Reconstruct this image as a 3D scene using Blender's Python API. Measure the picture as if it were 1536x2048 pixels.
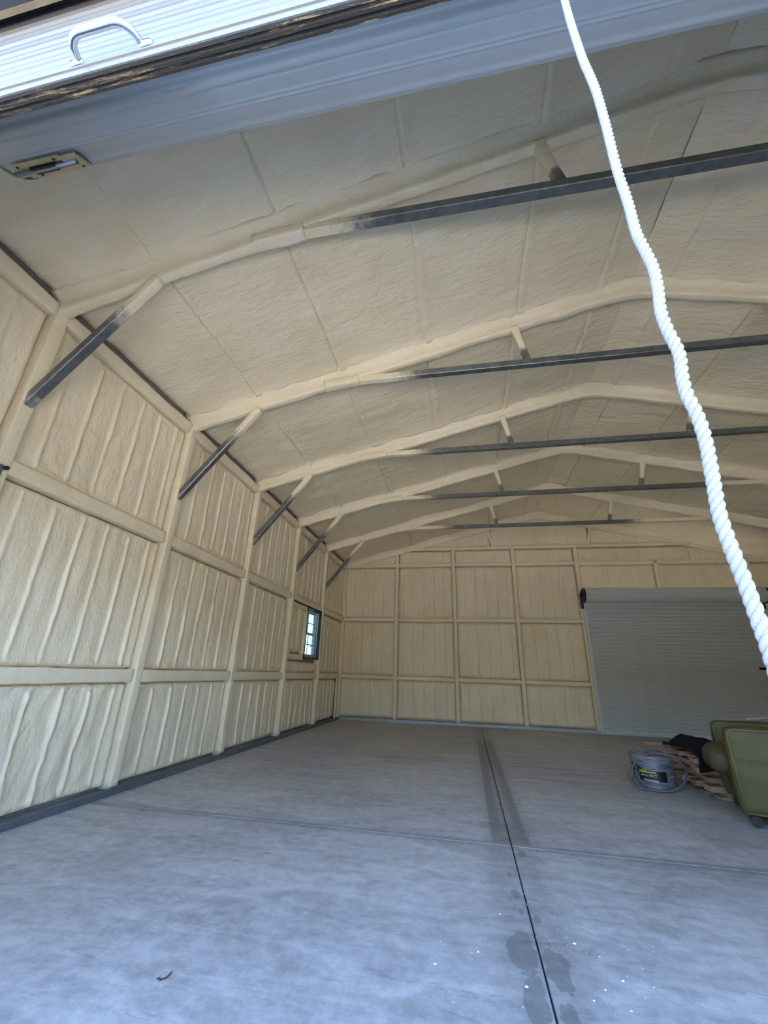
import bpy, math, random
import numpy as np
from mathutils import Vector, Matrix

for o in list(bpy.data.objects):
    bpy.data.objects.remove(o, do_unlink=True)
SC = bpy.context.scene
COL = SC.collection
R = math.radians
rnd = random.Random(7)

# ------------------------------------------------------------------ camera
cam_d = bpy.data.cameras.new('camera')
cam = bpy.data.objects.new('camera', cam_d)
COL.objects.link(cam)
cam_d.sensor_fit = 'HORIZONTAL'
cam_d.sensor_width = 36.0
cam_d.lens = 827.27 / 1536 * 36.0
cam_d.clip_start = 0.02
cam_d.clip_end = 500
_r = Vector((0.98227431, 0.18500014, 0.0302016))
_u = Vector((0.03959036, -0.36223589, 0.93124528))
_f = Vector((-0.18322061, 0.91354262, 0.36313923))
cam.matrix_world = Matrix(((_r.x, _u.x, -_f.x, 2.7532), (_r.y, _u.y, -_f.y, 1.28924),
                           (_r.z, _u.z, -_f.z, 0.93281), (0, 0, 0, 1)))
SC.camera = cam

# ------------------------------------------------------------------ sky, sun, exposure
SUN_EL, SUN_AZ = 50.0, 67.0            # the sun stands to the right and a little behind the building
world = bpy.data.worlds.new('sky')
SC.world = world
world.use_nodes = True
wn = world.node_tree
bg = wn.nodes['Background']
sky = wn.nodes.new('ShaderNodeTexSky')
sky.sky_type = 'NISHITA'
sky.sun_disc = False
sky.sun_elevation = R(SUN_EL)
sky.sun_rotation = R(SUN_AZ)
sky.altitude = 100
sky.air_density = 1.0
sky.dust_density = 0.2
sky.ozone_density = 2.0
wn.links.new(sky.outputs[0], bg.inputs[0])
bg.inputs[1].default_value = 1.08
sun_d = bpy.data.lights.new('sun', 'SUN')
sun_d.energy = 23.0
sun_d.angle = R(0.53)
sun_d.color = (1.0, 0.95, 0.87)
sun = bpy.data.objects.new('sun', sun_d)
COL.objects.link(sun)
_sd = Vector((math.sin(R(SUN_AZ)) * math.cos(R(SUN_EL)), math.cos(R(SUN_AZ)) * math.cos(R(SUN_EL)), math.sin(R(SUN_EL))))
sun.rotation_euler = _sd.to_track_quat('Z', 'Y').to_euler()
sun.location = (0, 40, 40)
VS = SC.view_settings
VS.view_transform = 'Standard'
VS.look = 'None'
VS.gamma = 1.0
VS.use_curve_mapping = False
VS.exposure = 1.36
SC.cycles.max_bounces = 7
SC.cycles.diffuse_bounces = 5
SC.cycles.glossy_bounces = 3

# ------------------------------------------------------------------ building measures (metres)
W, H, RISE = 4.4386, 3.2826, 1.1369    # half width, rafter height at the eave, rise to the ridge
YF, YB = 1.68, 10.668                  # inner face of front wall, plane of back posts
FRAMES = [3.045, 4.572, 6.10, 7.61, 9.144]
G1, G2 = 0.851, 2.0525                 # girt heights
XR = 2 * W
def roofz(x):
    return H + RISE * (1 - abs(x - W) / W)

# ------------------------------------------------------------------ numpy noise
def _hash(ix, iy, iz, seed):
    h = (ix.astype(np.int64) * 374761393 + iy.astype(np.int64) * 668265263 + iz.astype(np.int64) * 2147483647 + seed * 974711) & 0xffffffff
    h = ((h ^ (h >> 13)) * 1274126177) & 0xffffffff
    h = h ^ (h >> 16)
    return (h & 0xffffff) / float(0xffffff) * 2 - 1
def vnoise(p, seed=0):
    f = np.floor(p); t = p - f; t = t * t * (3 - 2 * t)
    ix, iy, iz = f[..., 0], f[..., 1], f[..., 2]
    out = 0
    for dx in (0, 1):
        wx = t[..., 0] if dx else 1 - t[..., 0]
        for dy in (0, 1):
            wy = t[..., 1] if dy else 1 - t[..., 1]
            for dz in (0, 1):
                wz = t[..., 2] if dz else 1 - t[..., 2]
                out = out + wx * wy * wz * _hash(ix + dx, iy + dy, iz + dz, seed)
    return out
def fbm(p, octaves=3, seed=0):
    a, s, out = 1.0, 1.0, 0
    for k in range(octaves):
        out = out + a * vnoise(p * s, seed + k * 17)
        a *= 0.5; s *= 2.03
    return out
def smooth(a, b, x):
    t = np.clip((x - a) / (b - a), 0, 1)
    return t * t * (3 - 2 * t)

# ------------------------------------------------------------------ mesh helpers
def link(name, me, mat=None, parent=None):
    o = bpy.data.objects.new(name, me)
    COL.objects.link(o)
    if mat is not None:
        me.materials.append(mat)
    if parent is not None:
        o.parent = parent
    return o
def empty(name, loc=(0, 0, 0), rz=0.0):
    o = bpy.data.objects.new(name, None)
    COL.objects.link(o)
    o.location = loc
    o.rotation_euler = (0, 0, rz)
    o.empty_display_size = 0.1
    return o
def tag(o, label, cat, group=None):
    o['label'] = label; o['category'] = cat
    if group:
        o['group'] = group
    return o
def structure(o):
    o['kind'] = 'structure'
    return o
def grid(V, close_v=False, caps=False, smooth_shade=True, name='mesh'):
    """V: (n, m, 3). close_v wraps the second index; caps close both ends of the first."""
    n, m = V.shape[:2]
    me = bpy.data.meshes.new(name)
    idx = np.arange(n * m).reshape(n, m)
    if close_v:
        b = np.roll(idx, -1, axis=1)
        q = np.stack([idx[:-1], b[:-1], b[1:], idx[1:]], -1).reshape(-1, 4)
    else:
        q = np.stack([idx[:-1, :-1], idx[:-1, 1:], idx[1:, 1:], idx[1:, :-1]], -1).reshape(-1, 4)
    nq = len(q)
    loops = q.ravel()
    starts = np.arange(nq) * 4
    totals = np.full(nq, 4)
    if caps:
        loops = np.concatenate([loops, idx[0][::-1], idx[-1]])
        starts = np.concatenate([starts, [nq * 4, nq * 4 + m]])
        totals = np.concatenate([totals, [m, m]])
    me.vertices.add(n * m)
    me.vertices.foreach_set('co', V.reshape(-1).astype(np.float32))
    me.loops.add(len(loops))
    me.loops.foreach_set('vertex_index', loops.astype(np.int32))
    me.polygons.add(len(starts))
    me.polygons.foreach_set('loop_start', starts.astype(np.int32))
    sm = np.full(len(starts), bool(smooth_shade))
    if caps:
        sm[-2:] = False
    me.polygons.foreach_set('use_smooth', sm)
    me.update(calc_edges=True)
    me.validate()
    return me
class MB:
    """collects boxes, tubes and lathes into one mesh"""
    def __init__(s):
        s.v, s.f, s.sm = [], [], []
    def add(s, vs, fs, sm=False, M=None):
        b = len(s.v)
        for p in vs:
            p = Vector(p)
            if M is not None:
                p = M @ p
            s.v.append(p)
        for f in fs:
            s.f.append([i + b for i in f]); s.sm.append(sm)
        return s
    def box(s, lo, hi, bev=0.0, M=None):
        x0, y0, z0 = lo; x1, y1, z1 = hi
        if bev <= 0:
            vs = [(x0, y0, z0), (x1, y0, z0), (x1, y1, z0), (x0, y1, z0), (x0, y0, z1), (x1, y0, z1), (x1, y1, z1), (x0, y1, z1)]
            return s.add(vs, [(3, 2, 1, 0), (4, 5, 6, 7), (0, 1, 5, 4), (1, 2, 6, 5), (2, 3, 7, 6), (3, 0, 4, 7)], False, M)
        b = bev
        rings = [(b, z0), (0, z0 + b), (0, z1 - b), (b, z1)]
        vs = []
        for ins, z in rings:
            a0, a1, c0, c1 = x0 + ins, x1 - ins, y0 + ins, y1 - ins
            k = b if ins == 0 else b * 0.6
            vs += [(a0 + k, c0, z), (a1 - k, c0, z), (a1, c0 + k, z), (a1, c1 - k, z), (a1 - k, c1, z), (a0 + k, c1, z), (a0, c1 - k, z), (a0, c0 + k, z)]
        fs = [tuple(range(7, -1, -1)), tuple(range(24, 32))]
        for r in range(3):
            for i in range(8):
                j = (i + 1) % 8
                fs.append((r * 8 + i, r * 8 + j, r * 8 + 8 + j, r * 8 + 8 + i))
        return s.add(vs, fs, False, M)
    def tube(s, pts, rad, n=8, caps=True, sm=True, M=None):
        pts = [Vector(p) for p in pts]
        rads = rad if isinstance(rad, (list, tuple)) else [rad] * len(pts)
        vs, fs = [], []
        prev = None
        for i, p in enumerate(pts):
            d = (pts[min(i + 1, len(pts) - 1)] - pts[max(i - 1, 0)]).normalized()
            if prev is None:
                a = Vector((0, 0, 1)) if abs(d.z) < 0.9 else Vector((1, 0, 0))
                u = d.cross(a).normalized()
            else:
                u = (prev - d * prev.dot(d)).normalized()
            prev = u
            w = d.cross(u)
            for k in range(n):
                t = 2 * math.pi * k / n
                vs.append(p + (u * math.cos(t) + w * math.sin(t)) * rads[i])
        for i in range(len(pts) - 1):
            for k in range(n):
                j = (k + 1) % n
                fs.append((i * n + k, i * n + j, i * n + n + j, i * n + n + k))
        s.add(vs, fs, sm, M)
        if caps:
            b = len(s.v) - len(vs)
            s.f.append([b + k for k in range(n)][::-1]); s.sm.append(False)
            s.f.append([b + (len(pts) - 1) * n + k for k in range(n)]); s.sm.append(False)
        return s
    def prism(s, poly, axis, a0, a1, sm=False, M=None):
        """poly in the plane across axis ('x': (y, z)), from a0 to a1"""
        def mk(p, a):
            if axis == 'x': return (a, p[0], p[1])
            if axis == 'y': return (p[0], a, p[1])
            return (p[0], p[1], a)
        n = len(poly)
        vs = [mk(p, a0) for p in poly] + [mk(p, a1) for p in poly]
        fs = [tuple(range(n - 1, -1, -1)), tuple(range(n, 2 * n))]
        fs += [(i, (i + 1) % n, n + (i + 1) % n, n + i) for i in range(n)]
        b = len(s.f)
        s.add(vs, fs, sm, M)
        s.sm[b] = s.sm[b + 1] = False
        return s
    def build(s, name, mat=None, parent=None, fixn=True):
        me = bpy.data.meshes.new(name)
        me.from_pydata([tuple(v) for v in s.v], [], s.f)
        me.polygons.foreach_set('use_smooth', s.sm)
        if fixn:
            import bmesh
            bm = bmesh.new(); bm.from_mesh(me)
            bmesh.ops.recalc_face_normals(bm, faces=bm.faces)
            bm.to_mesh(me); bm.free()
        me.update()
        return link(name, me, mat, parent)

# ------------------------------------------------------------------ materials
def new_mat(name):
    m = bpy.data.materials.new(name)
    m.use_nodes = True
    nt = m.node_tree
    return m, nt, nt.nodes['Principled BSDF']
class NX:
    """tiny expression helper for math nodes"""
    def __init__(s, nt, sock):
        s.nt, s.s = nt, sock
    def _op(s, op, *others, clamp=False):
        n = s.nt.nodes.new('ShaderNodeMath'); n.operation = op; n.use_clamp = clamp
        s.nt.links.new(s.s, n.inputs[0])
        for i, o in enumerate(others):
            if isinstance(o, NX): s.nt.links.new(o.s, n.inputs[i + 1])
            else: n.inputs[i + 1].default_value = o
        return NX(s.nt, n.outputs[0])
    def __add__(s, o): return s._op('ADD', o)
    def __sub__(s, o): return s._op('SUBTRACT', o)
    def __mul__(s, o): return s._op('MULTIPLY', o)
    def abs(s): return s._op('ABSOLUTE')
    def max(s, o): return s._op('MAXIMUM', o)
    def min(s, o): return s._op('MINIMUM', o)
    def pow(s, o): return s._op('POWER', o)
    def step(s, a, b, lo=0.0, hi=1.0):
        n = s.nt.nodes.new('ShaderNodeMapRange'); n.interpolation_type = 'SMOOTHSTEP'
        s.nt.links.new(s.s, n.inputs['Value'])
        n.inputs['From Min'].default_value = a; n.inputs['From Max'].default_value = b
        n.inputs['To Min'].default_value = lo; n.inputs['To Max'].default_value = hi
        return NX(s.nt, n.outputs['Result'])
def coords(nt, kind='Object'):
    n = nt.nodes.new('ShaderNodeTexCoord')
    return n.outputs[kind]
def position(nt):
    g = nt.nodes.new('ShaderNodeNewGeometry')
    sp = nt.nodes.new('ShaderNodeSeparateXYZ')
    nt.links.new(g.outputs['Position'], sp.inputs[0])
    return g.outputs['Position'], [NX(nt, sp.outputs[i]) for i in range(3)]
def scaled(nt, vec, sc, rot=None):
    mp = nt.nodes.new('ShaderNodeMapping')
    nt.links.new(vec, mp.inputs['Vector'])
    mp.inputs['Scale'].default_value = sc if hasattr(sc, '__len__') else (sc, sc, sc)
    if rot: mp.inputs['Rotation'].default_value = rot
    return mp.outputs[0]
def noise(nt, vec, scale, detail=3.0, rough=0.55, dist=0.0):
    n = nt.nodes.new('ShaderNodeTexNoise')
    nt.links.new(vec, n.inputs['Vector'])
    n.inputs['Scale'].default_value = scale
    n.inputs['Detail'].default_value = detail
    n.inputs['Roughness'].default_value = rough
    n.inputs['Distortion'].default_value = dist
    return NX(nt, n.outputs['Fac'])
def mixc(nt, fac, a, b):
    n = nt.nodes.new('ShaderNodeMix'); n.data_type = 'RGBA'
    if isinstance(fac, NX): nt.links.new(fac.s, n.inputs[0])
    else: n.inputs[0].default_value = fac
    for sock, c in ((n.inputs[6], a), (n.inputs[7], b)):
        if isinstance(c, (tuple, list)): sock.default_value = (*c[:3], 1)
        else: nt.links.new(c, sock)
    return n.outputs[2]
def bump(nt, bsdf, h, strength, dist, prev=None):
    b = nt.nodes.new('ShaderNodeBump')
    b.inputs['Strength'].default_value = strength
    b.inputs['Distance'].default_value = dist
    nt.links.new(h.s, b.inputs['Height'])
    if prev is not None: nt.links.new(prev, b.inputs['Normal'])
    if bsdf is not None: nt.links.new(b.outputs[0], bsdf.inputs['Normal'])
    return b.outputs[0]

FOAM_A, FOAM_B, FOAM_C = (0.825, 0.71, 0.505), (0.765, 0.65, 0.45), (0.84, 0.75, 0.59)
def foam_nodes(nt, stretch=(1, 1, 1), big=1.0):
    pos, _ = position(nt)
    c1 = noise(nt, pos, 1.3, 2).step(0.35, 0.7)
    c2 = noise(nt, scaled(nt, pos, stretch), 6.0, 2).step(0.4, 0.75)
    col = mixc(nt, c1, FOAM_A, FOAM_B)
    col = mixc(nt, c2 * 0.6, col, FOAM_C)
    h = noise(nt, scaled(nt, pos, stretch), 15.0, 3, 0.66) * (0.030 * big)
    return col, h
def foam_mat(name, stretch, big=1.0, rough=0.42):
    m, nt, b = new_mat(name)
    col, h = foam_nodes(nt, stretch, big)
    nt.links.new(col, b.inputs['Base Color'])
    b.inputs['Roughness'].default_value = rough
    b.inputs['Specular IOR Level'].default_value = 0.45
    bump(nt, b, h, 1.0, 1.0)
    return m
M = {}
M['foam_wall'] = foam_mat('sprayed_foam_wall', (1, 1, 0.5), 0.55)
M['foam_roof'] = foam_mat('sprayed_foam_roof', (0.35, 1, 1), 0.62, 0.34)
M['foam_bar'] = foam_mat('sprayed_foam_on_steel', (1, 1, 1), 0.35, 0.5)

def galv(name, col, rough=0.38, metal=0.85, var=0.25):
    m, nt, b = new_mat(name)
    pos, _ = position(nt)
    n = noise(nt, pos, 9.0, 4).step(0.3, 0.75)
    s = noise(nt, pos, 60.0, 3).step(0.35, 0.7)
    c = mixc(nt, n, col, tuple(x * (1 - var) for x in col))
    c = mixc(nt, s * 0.35, c, tuple(min(1, x * (1 + var)) for x in col))
    nt.links.new(c, b.inputs['Base Color'])
    b.inputs['Metallic'].default_value = metal
    rn = s * 0.15 + rough
    nt.links.new(rn.s, b.inputs['Roughness'])
    return m
M['galv'] = galv('galvanised_tube', (0.36, 0.40, 0.46))
M['galv_base'] = galv('galvanised_base_rail', (0.17, 0.19, 0.215), 0.5, 0.5)
M['chrome'] = galv('chrome_handle', (0.50, 0.54, 0.58), 0.07, 1.0, 0.02)
M['latch'] = galv('brassy_zinc_latch', (0.55, 0.50, 0.38), 0.35, 0.9)

# tube that is bare steel in places and oversprayed with foam in others (point attribute "bare")
def sprayed_mat():
    m, nt, b = new_mat('oversprayed_steel')
    at = nt.nodes.new('ShaderNodeAttribute'); at.attribute_name = 'bare'
    pos, _ = position(nt)
    n = noise(nt, pos, 22.0, 5, 0.7)
    f = (NX(nt, at.outputs['Fac']) + (n - 0.5) * 0.6).step(0.30, 0.70)
    col, h = foam_nodes(nt, (1, 1, 1), 0.3)
    steel = mixc(nt, noise(nt, pos, 14.0, 3).step(0.3, 0.7), (0.27, 0.285, 0.295), (0.19, 0.20, 0.21))
    nt.links.new(mixc(nt, f, col, steel), b.inputs['Base Color'])
    nt.links.new((f * 0.85).s, b.inputs['Metallic'])
    nt.links.new((f * -0.1 + 0.5).s, b.inputs['Roughness'])
    bump(nt, b, h * (f * -1.0 + 1.0), 1.0, 1.0)
    return m
M['sprayed'] = sprayed_mat()

def simple(name, col, rough=0.5, metal=0.0, var=0.1, scale=12.0, bumpd=0.0, spec=0.5):
    m, nt, b = new_mat(name)
    pos = coords(nt)
    n = noise(nt, pos, scale, 4).step(0.3, 0.7)
    nt.links.new(mixc(nt, n, col, tuple(max(0, x * (1 - var)) for x in col)), b.inputs['Base Color'])
    b.inputs['Roughness'].default_value = rough
    b.inputs['Metallic'].default_value = metal
    b.inputs['Specular IOR Level'].default_value = spec
    if bumpd: bump(nt, b, noise(nt, pos, scale * 5, 3), 1.0, bumpd)
    return m
M['curtain'] = simple('grey_painted_door_steel', (0.56, 0.57, 0.57), 0.38, 0.0, 0.05, 3)
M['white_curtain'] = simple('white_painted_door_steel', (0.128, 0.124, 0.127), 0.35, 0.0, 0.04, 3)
M['alu'] = galv('aluminium_bottom_bar', (0.19, 0.19, 0.197), 0.38, 0.35, 0.05)
M['rail_alu'] = simple('light_grey_door_rail', (0.62, 0.65, 0.66), 0.35, 0.0, 0.1)
M['galv_back'] = galv('galvanised_back_rail', (0.42, 0.46, 0.52), 0.45, 0.3)
M['dark_trim'] = simple('dark_header_trim', (0.018, 0.022, 0.035), 0.5, 0, 0.2)
M['header_edge'] = simple('tan_header_edge', (0.13, 0.105, 0.07), 0.7, 0, 0.3)
M['black'] = simple('black_metal', (0.012, 0.012, 0.013), 0.5, 0.2, 0.2)
M['vinyl_white'] = simple('window_vinyl', (0.55, 0.55, 0.54), 0.45)
M['dark_steel'] = simple('dark_window_reveal', (0.06, 0.06, 0.06), 0.5, 0.3, 0.3)
M['wall_metal'] = simple('outer_wall_sheet', (0.33, 0.30, 0.26), 0.6)
M['ground'] = simple('outside_gravel', (0.54, 0.49, 0.42), 0.9, 0, 0.25, 2.0)
M['foliage'] = simple('tree_screen_foliage', (0.17, 0.165, 0.095), 0.9, 0, 0.4, 1.5)
M['bark'] = simple('bare_tree_bark', (0.20, 0.17, 0.15), 0.9, 0, 0.3)
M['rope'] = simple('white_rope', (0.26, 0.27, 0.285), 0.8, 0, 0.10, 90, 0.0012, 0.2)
M['grey_cable'] = simple('grey_cable_sheath', (0.10, 0.105, 0.12), 0.45)
M['cloth'] = simple('black_cloth', (0.006, 0.006, 0.010), 0.85, 0, 0.3, 30, 0.002, 0.2)
M['crumb'] = simple('white_foam_crumb', (0.85, 0.84, 0.78), 0.8)
M['leaf'] = simple('dry_brown_leaf', (0.07, 0.035, 0.02), 0.8)
M['caster'] = simple('dark_caster', (0.02, 0.02, 0.022), 0.35, 0.3)

def rubber_mat():
    m, nt, b = new_mat('muddy_black_rubber')
    pos, _ = position(nt)
    s = noise(nt, scaled(nt, pos, (1.0, 14, 14)), 5.0, 6, 0.7, 0.6)
    g = noise(nt, scaled(nt, pos, (2.0, 10, 10)), 40.0, 3, 0.7)
    f = (s + g * 0.25).step(0.65, 0.83)
    nt.links.new(mixc(nt, f, (0.008, 0.008, 0.009), (0.30, 0.22, 0.13)), b.inputs['Base Color'])
    b.inputs['Roughness'].default_value = 0.75
    bump(nt, b, s + g, 0.6, 0.006)
    return m
M['rubber'] = rubber_mat()

def concrete_mat():
    m, nt, b = new_mat('concrete_slab')
    pos, (x, y, z) = position(nt)
    n1 = noise(nt, pos, 0.55, 3, 0.6, 0.6)
    n2 = noise(nt, scaled(nt, pos, (0.6, 2.2, 1)), 2.6, 4, 0.65, 1.0)
    n3 = noise(nt, pos, 14.0, 4, 0.72)
    n4 = noise(nt, scaled(nt, pos, (0.7, 3.4, 1), (0, 0, 0.35)), 7.0, 4, 0.7, 1.2)
    sp = noise(nt, pos, 130.0, 2, 0.6)
    v = n1.step(0.3, 0.75) * 0.30 + n2.step(0.34, 0.68) * 0.36 + n3.step(0.34, 0.68) * 0.34
    col = mixc(nt, v, (0.255, 0.248, 0.246), (0.585, 0.575, 0.57))
    dark = n4.step(0.56, 0.74) * 0.5
    col = mixc(nt, dark, col, (0.135, 0.13, 0.13))
    # damp stain along the saw cut
    wob = (noise(nt, pos, 22.0, 5, 0.7) - 0.5) * 0.09
    dx = (x - 2.97).abs()
    band = (dx + wob).step(0.135, 0.10) * y.step(4.36, 4.46) * y.step(10.2, 8.0)
    bandn = (dx * 1.0 + wob * 0.7).step(0.055, 0.035) * y.step(7.2, 6.2) * y.step(4.4, 5.0)
    stain = band * (bandn * -0.35 + 1.0)
    wide = (dx + wob * 1.3).step(0.22, 0.08) * 0.28
    blot = (noise(nt, pos, 7.0, 4, 0.7) - 0.5) * 4.5
    for (cx, cy, rx, ry) in ((2.905, 3.33, .045, .13), (3.02, 3.30, .04, .14), (2.925, 3.10, .035, .12), (3.01, 3.06, .025, .07),
                             (2.93, 3.80, .022, .05), (2.998, 3.59, .016, .03), (2.937, 3.63, .013, .025), (3.012, 4.29, .02, .06), (2.92, 3.99, .012, .03)):
        e = (((x - cx) * (1 / rx)).pow(2.0) + ((y - cy) * (1 / ry)).pow(2.0)) + blot
        stain = stain.max(e.step(1.15, 0.85) * 0.95)
    cross = ((y - 4.39).abs() + wob * 0.4).step(0.07, 0.02) * 0.4
    cross = cross.max(((y - 6.88).abs() + wob * 0.4).step(0.06, 0.02) * 0.25)
    stain = (stain * 0.62).max(wide).max(cross)
    col = mixc(nt, stain, col, (0.085, 0.082, 0.082))
    specks = sp.step(0.74, 0.78) * noise(nt, pos, 3.0, 2).step(0.5, 0.7) * y.step(5.5, 3.5)
    col = mixc(nt, specks * 0.6, col, (0.75, 0.74, 0.72))
    nt.links.new(col, b.inputs['Base Color'])
    rg = n2 * 0.25 + 0.42
    nt.links.new(rg.s, b.inputs['Roughness'])
    b.inputs['Specular IOR Level'].default_value = 0.5
    bump(nt, b, n3 * 0.003 + sp * 0.0008, 0.7, 1.0)
    return m
M['concrete'] = concrete_mat()
M['joint'] = simple('dark_joint_bed', (0.03, 0.03, 0.032), 0.9)
M['joint_dust'] = simple('dusty_joint_fill', (0.33, 0.32, 0.30), 0.9, 0, 0.3, 60)

def glass_mat():
    m, nt, b = new_mat('window_glass')
    b.inputs['Base Color'].default_value = (0.085, 0.185, 0.21, 1)
    b.inputs['Roughness'].default_value = 0.0
    b.inputs['Transmission Weight'].default_value = 1.0
    b.inputs['IOR'].default_value = 1.02
    n = noise(nt, coords(nt), 2.0, 1)
    nt.links.new((n * 0.01).s, b.inputs['Roughness'])
    return m
M['glass'] = glass_mat()
def wood_mat():
    m, nt, b = new_mat('rough_sawn_wood')
    pos = coords(nt)
    n = noise(nt, scaled(nt, pos, (1.0, 12, 12)), 4.0, 5, 0.65, 0.8)
    oi = nt.nodes.new('ShaderNodeObjectInfo')
    c = mixc(nt, n.step(0.3, 0.7), (0.34, 0.21, 0.145), (0.20, 0.115, 0.08))
    c = mixc(nt, NX(nt, oi.outputs['Random']) * 0.7, c, (0.46, 0.33, 0.23))
    nt.links.new(c, b.inputs['Base Color'])
    b.inputs['Roughness'].default_value = 0.8
    bump(nt, b, n, 0.5, 0.004)
    return m
M['wood'] = wood_mat()
def olive_mat(name, col, piping=False):
    m, nt, b = new_mat(name)
    pos = coords(nt)
    n = noise(nt, pos, 3.5, 5, 0.6, 0.5).step(0.3, 0.72)
    f = noise(nt, pos, 24.0, 3).step(0.45, 0.8)
    c = mixc(nt, n, col, (col[0] * 0.68, col[1] * 0.64, col[2] * 0.55))
    c = mixc(nt, f * 0.35, c, (col[0] * 0.8, col[1] * 0.62, col[2] * 0.7))
    nt.links.new(c, b.inputs['Base Color'])
    b.inputs['Roughness'].default_value = 0.62
    bump(nt, b, noise(nt, pos, 140, 2), 0.5, 0.002)
    return m
M['olive'] = olive_mat('olive_upholstery', (0.074, 0.064, 0.009))
M['olive_pipe'] = olive_mat('olive_piping', (0.15, 0.135, 0.045))
M['olive_seat'] = olive_mat('olive_brown_seat', (0.062, 0.046, 0.016))
def wrap_mat():
    m, nt, b = new_mat('clear_stretch_wrap_over_cable')
    pos = coords(nt)
    n = noise(nt, scaled(nt, pos, (1, 1, 6)), 7.0, 4, 0.6, 1.0)
    c = mixc(nt, n.step(0.35, 0.7), (0.20, 0.205, 0.235), (0.075, 0.078, 0.092))
    nt.links.new(c, b.inputs['Base Color'])
    b.inputs['Roughness'].default_value = 0.16
    b.inputs['Coat Weight'].default_value = 0.6
    bump(nt, b, n, 0.8, 0.02)
    return m
M['wrap'] = wrap_mat()
M['label_black'] = simple('black_label', (0.006, 0.006, 0.008), 0.35)
M['label_yellow'] = simple('yellow_print', (0.55, 0.52, 0.03), 0.5)
M['label_white'] = simple('white_print', (0.6, 0.6, 0.6), 0.5)

# ------------------------------------------------------------------ sweep along a polyline with a section
def round_section(hw, top, bot, n=20, p=4.0):
    """superellipse section: half width hw, from -bot to +top (second axis up)"""
    out = []
    c, hh = (top - bot) / 2, (top + bot) / 2
    for k in range(n):
        t = 2 * math.pi * k / n
        ct, st = math.cos(t), math.sin(t)
        out.append((hw * math.copysign(abs(ct) ** (2 / p), ct), c + hh * math.copysign(abs(st) ** (2 / p), st)))
    return out
def square_section(h_, c=0.004):
    return [(-h_ + c, -h_), (h_ - c, -h_), (h_, -h_ + c), (h_, h_ - c), (h_ - c, h_), (-h_ + c, h_), (-h_, h_ - c), (-h_, -h_ + c)]
def sweep(pts, section, side, step=0.04, amp=0.0, freq=9.0, seed=0, bare=None, name='mesh', taper=None, flat=False):
    """side: horizontal axis of the section; returns a closed mesh"""
    pts = [Vector(p) for p in pts]
    seg = [(pts[i + 1] - pts[i]).length for i in range(len(pts) - 1)]
    L = sum(seg)
    n = max(2, int(L / step) + 1)
    side = Vector(side).normalized()
    P, T = [], []
    for i in range(n):
        d = L * i / (n - 1)
        k = 0
        while k < len(seg) - 1 and d > seg[k]:
            d -= seg[k]; k += 1
        P.append(pts[k] + (pts[k + 1] - pts[k]) * min(1, d / seg[k]))
    V = np.zeros((n, len(section), 3)); N = np.zeros_like(V)
    for i in range(n):
        t = (P[min(i + 1, n - 1)] - P[max(i - 1, 0)]).normalized()
        up = side.cross(t) * -1
        if up.dot(Vector((0.001, 0.002, 1))) < 0: up = -up
        s = 1.0 if taper is None else taper(i / (n - 1))
        for k, (a, b2) in enumerate(section):
            o = (side * a + up * b2) * s
            V[i, k] = P[i] + o
            N[i, k] = o.normalized() if o.length > 1e-9 else (0, 0, 0)
    if amp:
        d = fbm(V * freq, 3, seed) * amp
        V = V + N * d[..., None]
    me = grid(V, close_v=True, caps=True, name=name, smooth_shade=not flat)
    if bare is not None:
        at = me.attributes.new('bare', 'FLOAT', 'POINT')
        at.data.foreach_set('value', np.repeat(np.array([bare(i / (n - 1)) for i in range(n)]), len(section)).astype(np.float32))
    return me

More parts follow.
